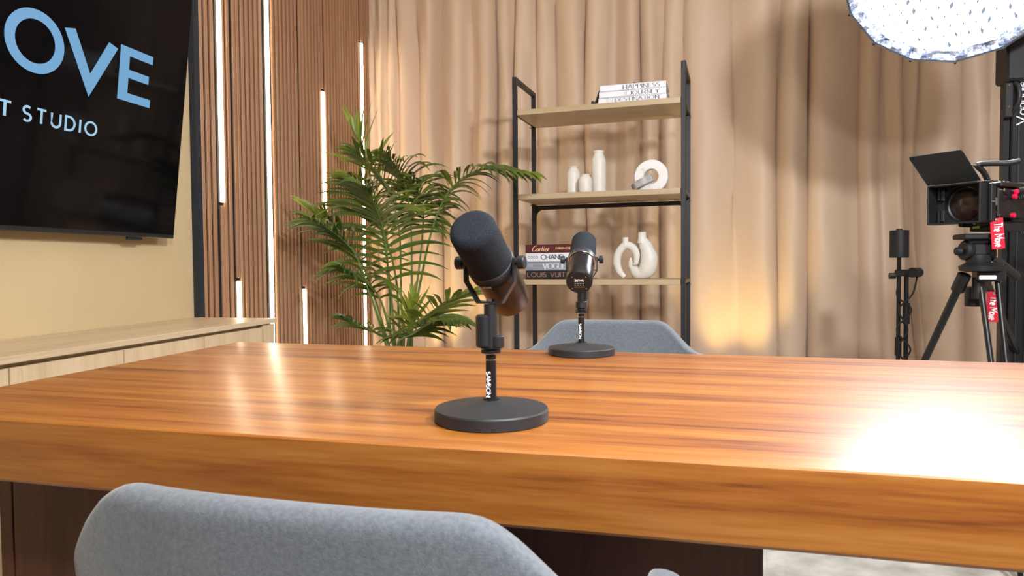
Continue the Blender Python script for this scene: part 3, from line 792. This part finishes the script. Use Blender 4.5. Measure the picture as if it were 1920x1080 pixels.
R_2 = [k2(1182, 484), k2(1185, 500), k2(1197, 513), k2(1212, 505), k2(1216, 486), k2(1211, 466), k2(1204, 452)]
R_2 = [(a, .012 if i < 2 else 0.004, c) for i, (a, b, c) in enumerate(R_2)]
kv('larger white curved vase, right half of the interlocking pair on the third shelf', R_2, [.008, .020, .034, .047, .046, .035, .026], 0, (k2(1203.5, 0)[0], .004, (523-449)*sc))

# ------------------------------------------------------------------ palm
PY = 3.55
pb = at(758, 655, PY); pot = thing('potted_palm', 'leafy green palm in a pot before the slat panel and curtain', 'plant', (pb.x, PY, 0))
MB().lathe([(.12, 0), (.13, .01), (.17, .28), (.18, .30), (.165, .30), (.155, .26)], (pb.x, PY, 0), n=40).build('pot', 'pot', pot, True)
MB().lathe([(.001, .25), (.155, .25), (.155, .262), (.001, .268)], (pb.x, PY, 0), n=30).build('soil', 'soil', pot, True)
def leaflet(mb, o, d, L, wd, droop, curl=0):
    """narrow folded blade"""
    d = Vector(d).normalized(); n = 7; p = Vector(o); pts = [p.copy()]; dirs = [d.copy()]
    for i in range(n):
        d = (d+Vector((0, 0, -droop/n*(1+.6*i/n)))).normalized(); p = p+d*(L/n); pts.append(p.copy()); dirs.append(d.copy())
    vs = []
    for i, q in enumerate(pts):
        t = i/n; ww = wd*(.25+.75*math.sin(min(1, t*2.6+.15)*PI/2))*(1-max(0, (t-.45)/.55)**1.6)+.0004
        s_ = dirs[i].cross(Vector((.15+curl, -.75, .65)))
        if s_.length < .15: s_ = dirs[i].cross(Vector((1, 0, .3)))
        s_.normalize(); nn = s_.cross(dirs[i]).normalized()
        vs += [q+s_*ww/2+nn*ww*.16, q, q-s_*ww/2+nn*ww*.16]
    fs = []
    for i in range(n): fs += [(i*3, i*3+1, i*3+4, i*3+3), (i*3+1, i*3+2, i*3+5, i*3+4)]
    mb.add(vs, fs)
def frond(path, Ys, n=22, L=.30, start=.42, wd=.020, droop=.9, m='leaf', sideways=1.0, tipn=2, seed=0, asym=(1, 1), spread=55):
    rnd = random.Random(seed)
    pts = [at(px, py, Y) for (px, py), Y in zip(path, Ys)]
    base = Vector((pb.x+rnd.uniform(-.05, .05), PY+rnd.uniform(-.05, .05), .262))
    pts = [base]+pts
    c = bez(pts, 60)
    st = MB().tube(c, lambda t: .0075*(1-t)+.0018, 8).build('frond_stem', 'plant_stem', pot, True)
    lf = MB()
    # local frame
    for i in range(n):
        t = start+(1-start)*(i/(n-1))**.92
        k = min(int(t*60), 59); p = c[k].lerp(c[k+1], t*60-k); tg = (c[k+1]-c[k]).normalized()
        # rachis frame: side vector mostly horizontal, perpendicular to tangent
        s_ = tg.cross(Vector((0, 0, 1)))
        if s_.length < .25: s_ = tg.cross(Vector((.25, -1, 0)))
        s_.normalize(); nrm = s_.cross(tg).normalized()
        u_ = (t-start)/(1-start)
        env = (.55+.6*math.sin(PI*min(1, u_*.95+.12)))*(1-.35*u_)
        for sgn, am in ((-1, asym[0]), (1, asym[1])):
            ang = R(spread+8-38*u_+rnd.uniform(-5, 5))
            d = tg*math.cos(ang)+s_*sgn*math.sin(ang)*sideways+nrm*(.28+rnd.uniform(-.08, .08))
            leaflet(lf, p, d, L*1.25*env*am*rnd.uniform(.88, 1.1), wd*1.15*rnd.uniform(.85, 1.15), droop*rnd.uniform(.6, 1.1), rnd.uniform(-.4, .4))
    lf.build('frond_leaves', m, pot, True, sharp=180)
frond([(757, 640), (752, 560), (748, 430), (722, 345), (672, 288)], [3.55, 3.55, 3.55, 3.5, 3.35], n=22, L=.30, start=.58, seed=1, droop=.8)
frond([(735, 640), (731, 560), (722, 450), (706, 392), (682, 350)], [3.5, 3.42, 3.3, 3.15, 3.0], n=24, L=.30, start=.46, seed=2, droop=1.0, wd=.022)
frond([(768, 640), (790, 520), (812, 425), (845, 355), (905, 318), (990, 325)], [3.55, 3.55, 3.52, 3.48, 3.45, 3.4], n=24, L=.24, start=.55, seed=3, droop=1.1)
frond([(722, 640), (700, 570), (668, 480), (632, 440), (590, 412)], [3.5, 3.4, 3.25, 3.15, 3.0], n=18, L=.27, start=.46, seed=4, droop=.9)
frond([(772, 640), (772, 520), (770, 420), (758, 340), (728, 292)], [3.6, 3.65, 3.68, 3.62, 3.5], n=20, L=.26, start=.60, seed=5, droop=1.3)
frond([(752, 640), (790, 600), (835, 568), (885, 548)], [3.5, 3.35, 3.2, 3.1], n=18, L=.22, start=.35, seed=6, droop=.5, m='leaf_young', spread=48)
frond([(745, 648), (775, 625), (820, 600), (868, 605)], [3.45, 3.3, 3.2, 3.1], n=16, L=.20, start=.35, seed=7, droop=.9)
frond([(735, 640), (712, 560), (676, 520), (640, 500)], [3.5, 3.4, 3.25, 3.1], n=14, L=.22, start=.5, seed=8, droop=1.2)
frond([(765, 640), (782, 530), (792, 440), (792, 375), (770, 335)], [3.6, 3.7, 3.75, 3.7, 3.6], n=20, L=.22, start=.64, seed=9, droop=1.4)
frond([(750, 640), (742, 520), (716, 420), (686, 300), (668, 250)], [3.6, 3.62, 3.62, 3.6, 3.55], n=9, L=.26, start=.72, seed=10, droop=.3, m='leaf_young', spread=40)
frond([(726, 640), (706, 570), (676, 490), (640, 445), (612, 415)], [3.5, 3.45, 3.35, 3.28, 3.2], n=7, L=.24, start=.86, seed=13, droop=.2, m='leaf_young', spread=42)
frond([(740, 640), (730, 520), (712, 420), (690, 370), (660, 340)], [3.55, 3.6, 3.62, 3.6, 3.5], n=18, L=.26, start=.60, seed=14, droop=.8)
frond([(728, 645), (706, 625), (678, 612), (645, 596)], [3.5, 3.4, 3.3, 3.2], n=9, L=.15, start=.5, seed=11, droop=.7)
frond([(750, 648), (758, 630), (770, 608), (775, 560)], [3.5, 3.42, 3.35, 3.32], n=8, L=.20, start=.45, seed=12, droop=.25, m='leaf_young', spread=40)

# ------------------------------------------------------------------ uplights on the floor behind the table
for (x, y_, lab, pw) in ((cx(1385)*.98, 4.14, 'small black floor uplight behind the table washing the curtain yellow', 5.0), (-1.42, 4.10, 'small black floor uplight behind the palm in the corner', 5.0)):
    t = thing('floor_uplight', lab, 'uplight', (x, y_, 0), 0, 'floor uplights by the curtain')
    MB().lathe([(.035, 0), (.04, .004), (.04, .10), (.036, .104), (.034, .104), (.033, .09)], n=28).build('can', 'black_metal', t)
    MB().lathe([(.001, .088), (.032, .088), (.032, .092), (.001, .092)], n=24).build('lens', 'uplight_glow', t)
    l = bpy.data.lights.new('uplight_lamp', 'SPOT'); l.energy = pw*8; l.color = (1, .72, .25); l.spot_size = R(75); l.spot_blend = .8; l.shadow_soft_size = .03
    lo = bpy.data.objects.new('uplight_lamp', l); col.objects.link(lo); lo.location = (0, 0, .12); lo.parent = t
    lo.rotation_euler = Vector((0, .22, 1)).to_track_quat('-Z', 'Y').to_euler()

# ------------------------------------------------------------------ softbox
sc_ = at(1803, -88, 2.72); SR = .380
nrm = Vector((-.30, -1, -.62)).normalized()
sx_ = nrm.cross(Vector((0, 0, 1))).normalized(); sy_ = sx_.cross(nrm).normalized()
sbx = thing('round_softbox', 'large round softbox glowing white with crinkled silver rim at upper right', 'softbox', tuple(sc_-nrm*.35))
def S(r_, a, d): return sc_+sx_*(r_*math.cos(a))+sy_*(r_*math.sin(a))+nrm*d
NS = 16; n = NS*6; vs = []
def poly_r(a, R0):   # sixteen sided outline
    s_ = 2*PI/NS; q = (a % s_)-s_/2; return R0*math.cos(s_/2)/math.cos(q)
# face: gently quilted disc
rr = [0]+[SR*.885*(k/14) for k in range(1, 15)]
vs = [S(0, 0, -.035)]
for r_ in rr[1:]:
    for k in range(n):
        a = 2*PI*k/n; pr_ = poly_r(a, 1)
        vs.append(S(r_*pr_, a, -.035+.004*math.sin(r_*90)*math.sin(a*24)))
fs = [(0, 1+k, 1+(k+1) % n) for k in range(n)]
for j in range(len(rr)-2):
    for k in range(n): fs.append((1+j*n+k, 1+(j+1)*n+k, 1+(j+1)*n+(k+1) % n, 1+j*n+(k+1) % n))
MB().add(vs, fs).build('diffuser', 'softbox_face', sbx, True, sharp=180)
# crinkled silver rim
vs = []; n2 = 120
for k in range(n2):
    a = 2*PI*k/n2; pr_ = poly_r(a, SR); j1 = (hsh(k)-.5)*.022; j2 = (hsh(k+500)-.5)*.022
    for (dr, dd, jj) in ((-.052, -.036, 0), (-.036, -.014, j1), (-.018, -.004, j2), (-.003, .004, 0)):
        vs.append(S(pr_+dr+jj*.5, a, dd+jj))
fs = [(k*4+i, ((k+1) % n2)*4+i, ((k+1) % n2)*4+i+1, k*4+i+1) for k in range(n2) for i in range(3)]
MB().add(vs, fs).build('silver_rim', 'softbox_silver', sbx, True, sharp=10)
# black outer edge and deep parabolic back
vs = []; prof = [(1.0, .004), (1.012, .006), (1.014, -.012), (.985, -.05), (.86, -.15), (.62, -.26), (.35, -.33), (.16, -.355)]
for f_, dd in prof:
    for k in range(n):
        a = 2*PI*k/n; vs.append(S(poly_r(a, SR*f_), a, dd))
fs = [(j*n+k, j*n+(k+1) % n, (j+1)*n+(k+1) % n, (j+1)*n+k) for j in range(len(prof)-1) for k in range(n)]
MB().add(vs, fs).build('black_shell', 'softbox_black', sbx, True, sharp=40)
for k in range(NS):
    a = 2*PI*k/NS
    MB().cyl(S(SR*1.0, a, -.012), S(SR*1.018, a, .006), .0045, n=10).build('rod_tip', 'softbox_black', sbx, True)
mk = MB()
for i in range(-10, 11):
    for j in range(-10, 11):
        x = i*.040+(.020 if j % 2 else 0); y_ = j*.036
        if x*x+y_*y_ > (SR*.86)**2: continue
        sz = .008+.009*hsh(i*13+j*7)**3; aa = R(60)+hsh(i+j*5)*.8
        c = sc_+sx_*x+sy_*y_-nrm*.026
        u_ = sx_*math.cos(aa)+sy_*math.sin(aa); v_ = sx_*-math.sin(aa)+sy_*math.cos(aa)
        mk.add([c-u_*sz, c-v_*sz*.4, c+u_*sz*1.2, c+v_*sz*.4], [(0, 1, 2, 3)])
o = mk.build('stitch_marks', 'stitch', sbx, True); o['kind'] = 'stuff'
MB().cyl(sc_-nrm*.33, sc_-nrm*.50, .06, n=28, bev=.006).build('lamp_head', 'softbox_black', sbx, True)

# ------------------------------------------------------------------ column with rails that carries the light
pc = at(1907, 300, 3.02)
pil = thing('light_column', 'tall black metal pole column with pale Varipole lettering at the right edge', 'light stand', (pc.x, pc.y, 0))
MB().box((0, 0, 1.41), (.066, .06, 2.82), bev=.003).build('column', 'black_metal', pil)
for x in (-.012, .020): MB().box((x, -.033, 1.41), (.004, .006, 2.80)).build('rail', 'navy_trim', pil)
MB().box((0, 0, .01), (.30, .30, .02), bev=.004).build('foot_plate', 'black_metal', pil)
MB().box((-.045, -.0, 1.02), (.020, .03, 2.02)).build('side_pole', 'black_metal', pil)
z0h, z1h = at(1890, 222, 3.0).z, at(1890, 143, 3.0).z
MB().box((-.050, -.03, (z0h+z1h)/2), (.030, .03, z1h-z0h), bev=.004).tube([(-.036, -.04, z0h+.02), (-.026, -.062, z0h+.05), (-.024, -.066, (z0h+z1h)/2), (-.026, -.062, z1h-.05), (-.036, -.04, z1h-.02)], .008).build('handle', 'plastic_black', pil)
for zz in (z0h+.04, z1h-.04): MB().cyl((-.052, -.044, zz), (-.052, -.048, zz), .004).build('screw', 'chrome', pil)
text('Varipole', (.010, -.0372, z0h-.030), (0, 0, 1), (-1, 0, 0), .032, .11, track=.14, m='pale_print', parent=pil, width=.165, name='column_lettering')
zt = at(1890, 115, 3.0).z
MB().box((-.02, -.02, zt), (.10, .10, .17), bev=.008).build('head_bracket', 'plastic_black', pil)
mtop = sc_-nrm*.44; lp = Vector((pc.x, pc.y, 0))
MB().tube([Vector((0, 0, zt+.05)), Vector((0, .02, zt+.25)), mtop-lp+Vector((0, 0, -.04))], .014).build('support_arm', 'black_metal', pil)
MB().box((.008, -.0365, at(1903, 345, 3.0).z), (.05, .004, .006)).build('joint_line', 'chrome', pil)
MB().tube(bez([(.04, -.02, 1.3), (.055, -.03, 1.0), (.035, -.04, .8), (.05, -.03, .6), (.04, -.02, .1)], 30), .003, 8).build('cable', 'rubber', pil)

# ------------------------------------------------------------------ slim stand with counterweight, and the clamped second pole
wp = at(1686, 455, 3.25)
st = thing('weighted_stand', 'slim black light stand topped by a black cylinder weight, before the curtain', 'light stand', (wp.x, 3.25, 0))
s_ = 3.35/1280
h1 = at(1686, 483, 3.25).z; h2 = at(1686, 432, 3.25).z
MB().lathe([(.036, h1), (.038, h1+.003), (.038, h2-.003), (.036, h2)], n=36).lathe([(.012, h2), (.012, h2+.006), (.009, h2+.007)], n=20).build('weight', 'plastic_black', st, sharp=30)
MB().cyl((0, 0, .05), (0, 0, h1), .0085, n=16).build('pole', 'black_metal', st)
hz = at(1686, 512, 3.25).z
MB().box((.022, 0, hz), (.075, .022, .030), bev=.004).cyl((-.038, 0, hz-.012), (-.014, 0, hz-.012), .013, n=18).cyl((.045, -.02, hz+.002), (.085, .02, hz+.002), .021, n=20).build('clamp', 'plastic_black', st)
MB().cyl((.032, .0, .05), (.030, 0, hz), .0095, n=16).build('second_pole', 'black_metal', st)
MB().cyl((.031, 0, hz-.22), (.031, 0, hz-.13), .014, n=16).build('collar', 'plastic_black', st); MB().cyl((0, 0, hz-.36), (0, 0, hz-.28), .013, n=16).build('collar', 'plastic_black', st)
for k in range(3):
    a = R(90+120*k); MB().cyl((.015, 0, .32), (.015+.34*math.cos(a), .34*math.sin(a), .006), .007, n=10).build('leg', 'black_metal', st)
rnd = random.Random(4)
for q in range(2):
    p_ = [(.07, -.01, hz-.01), (.05, -.015, hz-.09)] if q == 0 else [(.0, -.012, hz-.03), (-.01, -.014, hz-.10)]
    for i in range(6): p_.append((.016+(.03 if (i+q) % 2 else -.032)*rnd.uniform(.5, 1.0), -.016-.004*q, hz-.16-.085*i))
    MB().tube(bez(p_, 60), .0038, 8).build('cable', 'rubber', st)

# ------------------------------------------------------------------ tripod
ty_ = 2.5
hd = at(1835, 505, ty_)
tp = thing('camera_tripod', 'black video tripod with twin tube legs under the video camera', 'tripod', (hd.x, ty_, 0))
def W(px, py, Y=ty_): return at(px, py, Y)
cL = W(1838, 506)
MB().lathe([(.042, -.011), (.059, -.008), (.061, .007), (.050, .013), (.042, .018)], W(1838, 503), n=36).build('bowl', 'plastic_black', tp, True, sharp=35)
MB().lathe([(.033, 0), (.035, .004), (.035, .032), (.030, .036)], W(1834, 497), n=32).build('head_base', 'plastic_black', tp, True, sharp=35)
hp = W(1834, 468)
for s2 in (-1, 1):
    MB().lathe([(.016, -.016), (.028, -.013), (.033, -.004), (.033, .007), (.026, .014), (.012, .016)], hp+Vector((s2*.034, 0, -.002)), (s2, -.25, .12), 28).build('tilt_drum', 'plastic_black', tp, True, sharp=35)
MB().cyl(hp+Vector((-.052, -.01, -.005)), hp+Vector((-.072, -.012, -.005)), .013, n=16, bev=.003).build('brake_knob', 'plastic_black', tp, True)
MB().box(W(1828, 444), (.10, .09, .018), bev=.004).box(W(1803, 446), (.03, .03, .008), bev=.002).build('quick_plate', 'plastic_black', tp, True)
MB().tube([W(1862, 484), W(1874, 494, 2.6), W(1905, 518, 2.85)], .010, 12).tube([W(1874, 493, 2.6), W(1905, 518, 2.85)], .016, 12).build('pan_handle', 'plastic_black', tp, True)
MB().cyl(W(1834, 520), W(1834, 560), .018, n=20).build('centre_screw', 'plastic_black', tp, True)
MB().cyl(W(1828, 537, 2.56), W(1828, 574, 2.56), .030, n=24, bev=.002).build('ground_weight', 'plastic_black', tp, True)
def leg(a, b, twin):
    a = Vector(a); b = Vector(b); d = (b-a); t_ = (a.z-.01)/(a.z-b.z); e = a+d*t_
    m_ = MB()
    side = d.cross(Vector((0, 1, .2))).normalized()
    if twin:
        for s2 in (-1, 1): m_.cyl(a+side*s2*.026, e+side*s2*.010, .0088, .0075, n=16)
        m_.box(a+Vector((0, -.004, .012)), (.085, .05, .05), bev=.006)
        m_.box(a+d.normalized()*.45, (.06, .03, .03), bev=.004)
    else:
        m_.cyl(a, e, .0125, .010, n=18); m_.cyl(a-d.normalized()*.01, a+d.normalized()*.05, .020, n=16)
    o = m_.build('leg', 'black_metal', tp, True)
    MB().box(e+Vector((0, 0, 0)), (.04, .04, .018), bev=.004).build('foot', 'rubber', o, True)
leg(W(1806, 520), W(1733, 677, 2.66), False)
leg(W(1853, 520), W(1873, 685, 2.42), True)
leg(W(1842, 512, 2.55), W(1880, 600, 2.80), False)
lb = W(1849, 519, 2.46)
MB().box(lb+Vector((0, -.012, -.002)), (.050, .006, .013), bev=.003).build('badge', 'white_print', tp, True)

MB().box(hp+Vector((0, 0, -.004)), (.05, .05, .055), bev=.008).box(hp+Vector((.0, 0, .026)), (.07, .05, .012), bev=.003).build('head_block', 'plastic_black', tp, True)
# ------------------------------------------------------------------ video camera
mc = at(1807, 384, 2.5); heading = math.atan2(-.42, -1)  # looks to front left
vc = thing('video_camera', 'black video camera with square matte box and raised top flag on the tripod', 'camera', (mc.x, 2.5, mc.z-.075), 0)
fwd = Vector((-math.sin(R(50)), -math.cos(R(50)), 0)); UP = Vector((0, 0, 1))
rgt = Vector((math.cos(R(50)), -math.sin(R(50)), 0))
def C(a, f_, u_): return mc+rgt*a+fwd*f_+UP*u_
rotc = Matrix((rgt, fwd, UP)).transposed()
mw, mh = .192, .150
mb = MB(); tk = .006
for (a, u_, w_, h_) in ((-mw/2+tk/2, 0, tk, mh), (mw/2-tk/2, 0, tk, mh), (0, -mh/2+tk/2, mw, tk), (0, mh/2-tk/2, mw, tk)):
    mb.box(C(a, .032, u_), (w_, .064, h_), rotc, bev=.001)
mb.build('matte_box', 'plastic_black', vc, True)
# back wall of the matte box with round opening
n = 48; vs = []
for k in range(n):
    a = 2*PI*k/n; ca, sa = math.cos(a), math.sin(a); q = 1/max(abs(ca)/(mw/2-.004), abs(sa)/(mh/2-.004))
    vs += [C(ca*q, 0, sa*q), C(ca*.069, 0, sa*.069), C(ca*.067, -.008, sa*.067)]
fs = [(k*3+i, ((k+1) % n)*3+i, ((k+1) % n)*3+i+1, k*3+i+1) for k in range(n) for i in range(2)]
MB().add(vs, fs).build('matte_box_back', 'matte_black', vc, True)
MB().lathe([(.067, 0), (.066, -.02), (.055, -.03)], C(0, -.002, 0), fwd, 40, cap=False).build('lens_hood_ring', 'plastic_black', vc, True)
MB().lathe([(.001, .010), (.02, .008), (.05, 0), (.064, -.008)], C(0, -.020, 0), fwd, 40).build('lens_glass', 'lens_glass', vc, True, sharp=60)
MB().lathe([(.062, 0), (.060, -.10), (.05, -.11)], C(0, -.045, 0), fwd, 40).build('lens_barrel', 'plastic_black', vc, True, sharp=40)
for s2 in (-1, 1):
    m_ = MB(); m_.box(C(-mw/2+.030, .010, s2*.040), (.012, .008, .045), rotc, bev=.001); m_.box(C(-mw/2+.016, .010, s2*.046), (.008, .008, .05), rotc)
    m_.build('filter_clip', 'grey_print' if 0 else 'base_black', vc, True)
# raised top flag
fl_d = (fwd*.78+UP*.63).normalized()
o_ = C(0, .060, mh/2+.004)
MB().prism([(-mw*.50, 0), (mw*.50, 0), (mw*.50, .150), (mw*.47, .162), (-mw*.48, .162), (-mw*.50, .150)], o_, rgt, fl_d, rgt.cross(fl_d), .003).build('top_flag', 'plastic_black', vc, True)
MB().cyl(C(-.08, .060, mh/2+.004), C(.085, .060, mh/2+.004), .003).build('hinge', 'chrome', vc, True)
# side bracket and clamp screw
MB().box(C(mw/2+.008, .0, 0), (.012, .03, mh*.92), rotc, bev=.002).build('side_plate', 'plastic_black', vc, True)
MB().cyl(C(mw/2+.014, .01, .0), C(mw/2+.030, .01, .0), .005).tube([C(mw/2+.028, .012, -.014), C(mw/2+.028, .012, .014)], .004).build('thumb_screw', 'chrome', vc, True)
# body
MB().box(C(.02, -.235, -.002), (.155, .17, .128), rotc, bev=.008).build('camera_body', 'plastic_black', vc, True)
MB().box(C(.105, -.12, .0), (.02, .20, .11), rotc, bev=.004).box(C(.095, -.10, .066), (.06, .16, .018), rotc, bev=.004).build('cage', 'black_metal', vc, True)
for k in range(7): MB().cyl(C(.115, -.04-.028*k, .045-.012*(k % 3)), C(.124, -.04-.028*k, .045-.012*(k % 3)), .006).build('bolt', 'chrome' if k % 3 == 0 else 'plastic_black', vc, True)
for k in range(5): MB().box(C(.075, -.03-.03*k, .080), (.03, .012, .010), rotc, bev=.002).build('top_knob', 'plastic_black', vc, True)
# top handle
MB().tube(bez([C(.045, -.10, .07), C(.038, -.07, .12), C(.030, -.04, .146), C(.050, -.065, .152), C(.095, -.11, .150), C(.125, -.14, .156)], 30), .0105, 12).build('top_handle', 'plastic_black', vc, True)
MB().cyl(C(.026, -.030, .148), C(.022, -.018, .148), .008).build('handle_screw', 'chrome', vc, True)
# red knobs
for kk in ((-.11, .040), (-.10, .022), (-.09, -.048)): MB().lathe([(.006, 0), (.010, .003), (.010, .013), (.006, .016)], C(.122, *kk), rgt, 14).build('red_knob', 'knob_red', vc, True)
# base plate and rods
MB().box(C(.06, -.12, -.090), (.11, .16, .028), rotc, bev=.003).build('base_plate', 'plastic_black', vc, True)
for a in (-.0, .06): MB().cyl(C(a+.01, .03, -.080), C(a+.01, -.28, -.080), .0075).build('rod', 'black_metal', vc, True)
MB().cyl(C(.020, -.036, -.090), C(.045, -.036, -.090), .005).build('spirit_level', 'level_green', vc, True)
# cables: smooth hose and coiled lead
MB().tube(bez([C(.13, -.12, .045), C(.17, -.20, .050), C(.21, -.34, .015), C(.20, -.50, -.06), C(.19, -.62, -.16)], 30), .010, 12).build('thick_cable', 'rubber', vc, True)
cp = bez([C(.13, -.13, .02), C(.18, -.15, .02), C(.215, -.17, -.01), C(.225, -.18, -.06), C(.19, -.17, -.105), C(.13, -.15, -.115)], 400)
hel = []
for i, p in enumerate(cp):
    tg = (cp[min(i+1, 400)]-cp[max(i-1, 0)]).normalized(); a_ = tg.cross(Vector((0, 1, 0))).normalized(); b_ = tg.cross(a_); an = i*2*PI/9
    hel.append(p+a_*.0085*math.cos(an)+b_*.0085*math.sin(an))
MB().tube(hel, .0022, 6).build('coiled_cable', 'rubber', vc, True)
vc.scale = (.86,)*3; vc.location.z += .012; vc.location.x += -.004
# ------------------------------------------------------------------ red fabric key tags
def key_tag(label, px, py, Y, h, w_, lean):
    c = at(px, py, Y); t = thing('key_tag', label, 'key tag', tuple(c), 0, 'red fabric tags lettered The Move')
    q = Matrix.Rotation(YAW, 3, 'Z') @ Matrix.Rotation(lean, 3, 'Y')
    MB().box((0, 0, -h/2), (w_, .003, h), None, bev=.001).build('strap', 'tag_red', t)
    t.rotation_euler = (0, lean, YAW*.6)
    s_ = [o for o in bpy.data.objects if o.parent == t][0]
    text('The Move', (-w_*.24, -.0022, -h*.16), (0, 0, -1), (1, 0, 0), w_*.62, .17, track=.14, m='white_print', parent=s_, width=h*.76, name='tag_lettering')
    MB().tube([(.011*math.cos(a*PI/10), 0, .006+.013*math.sin(a*PI/10)) for a in range(20)], .0011, 8, closed=True).build('split_ring', 'chrome', t)
    MB().lathe([(.0025, 0), (.004, .0005), (.0025, .0012)], (0, -.0016, -.006), (0, -1, 0), 16).build('eyelet', 'chrome', t)
key_tag('red fabric tag with white lettering hanging beside the video camera', 1868, 409, 2.44, .098, .040, R(-5))
key_tag('red fabric tag hanging low behind the tripod legs', 1863, 547, 2.62, .104, .042, R(3))
t = thing('cable_clip', 'small red C shaped clip hanging beside the tripod badge', 'clip', tuple(at(1875, 518, 2.6)))
MB().tube([(.014*math.cos(R(50+a*26)), 0, .014*math.sin(R(50+a*26))) for a in range(11)], .006, 8).build('clip_body', 'tag_red', t)
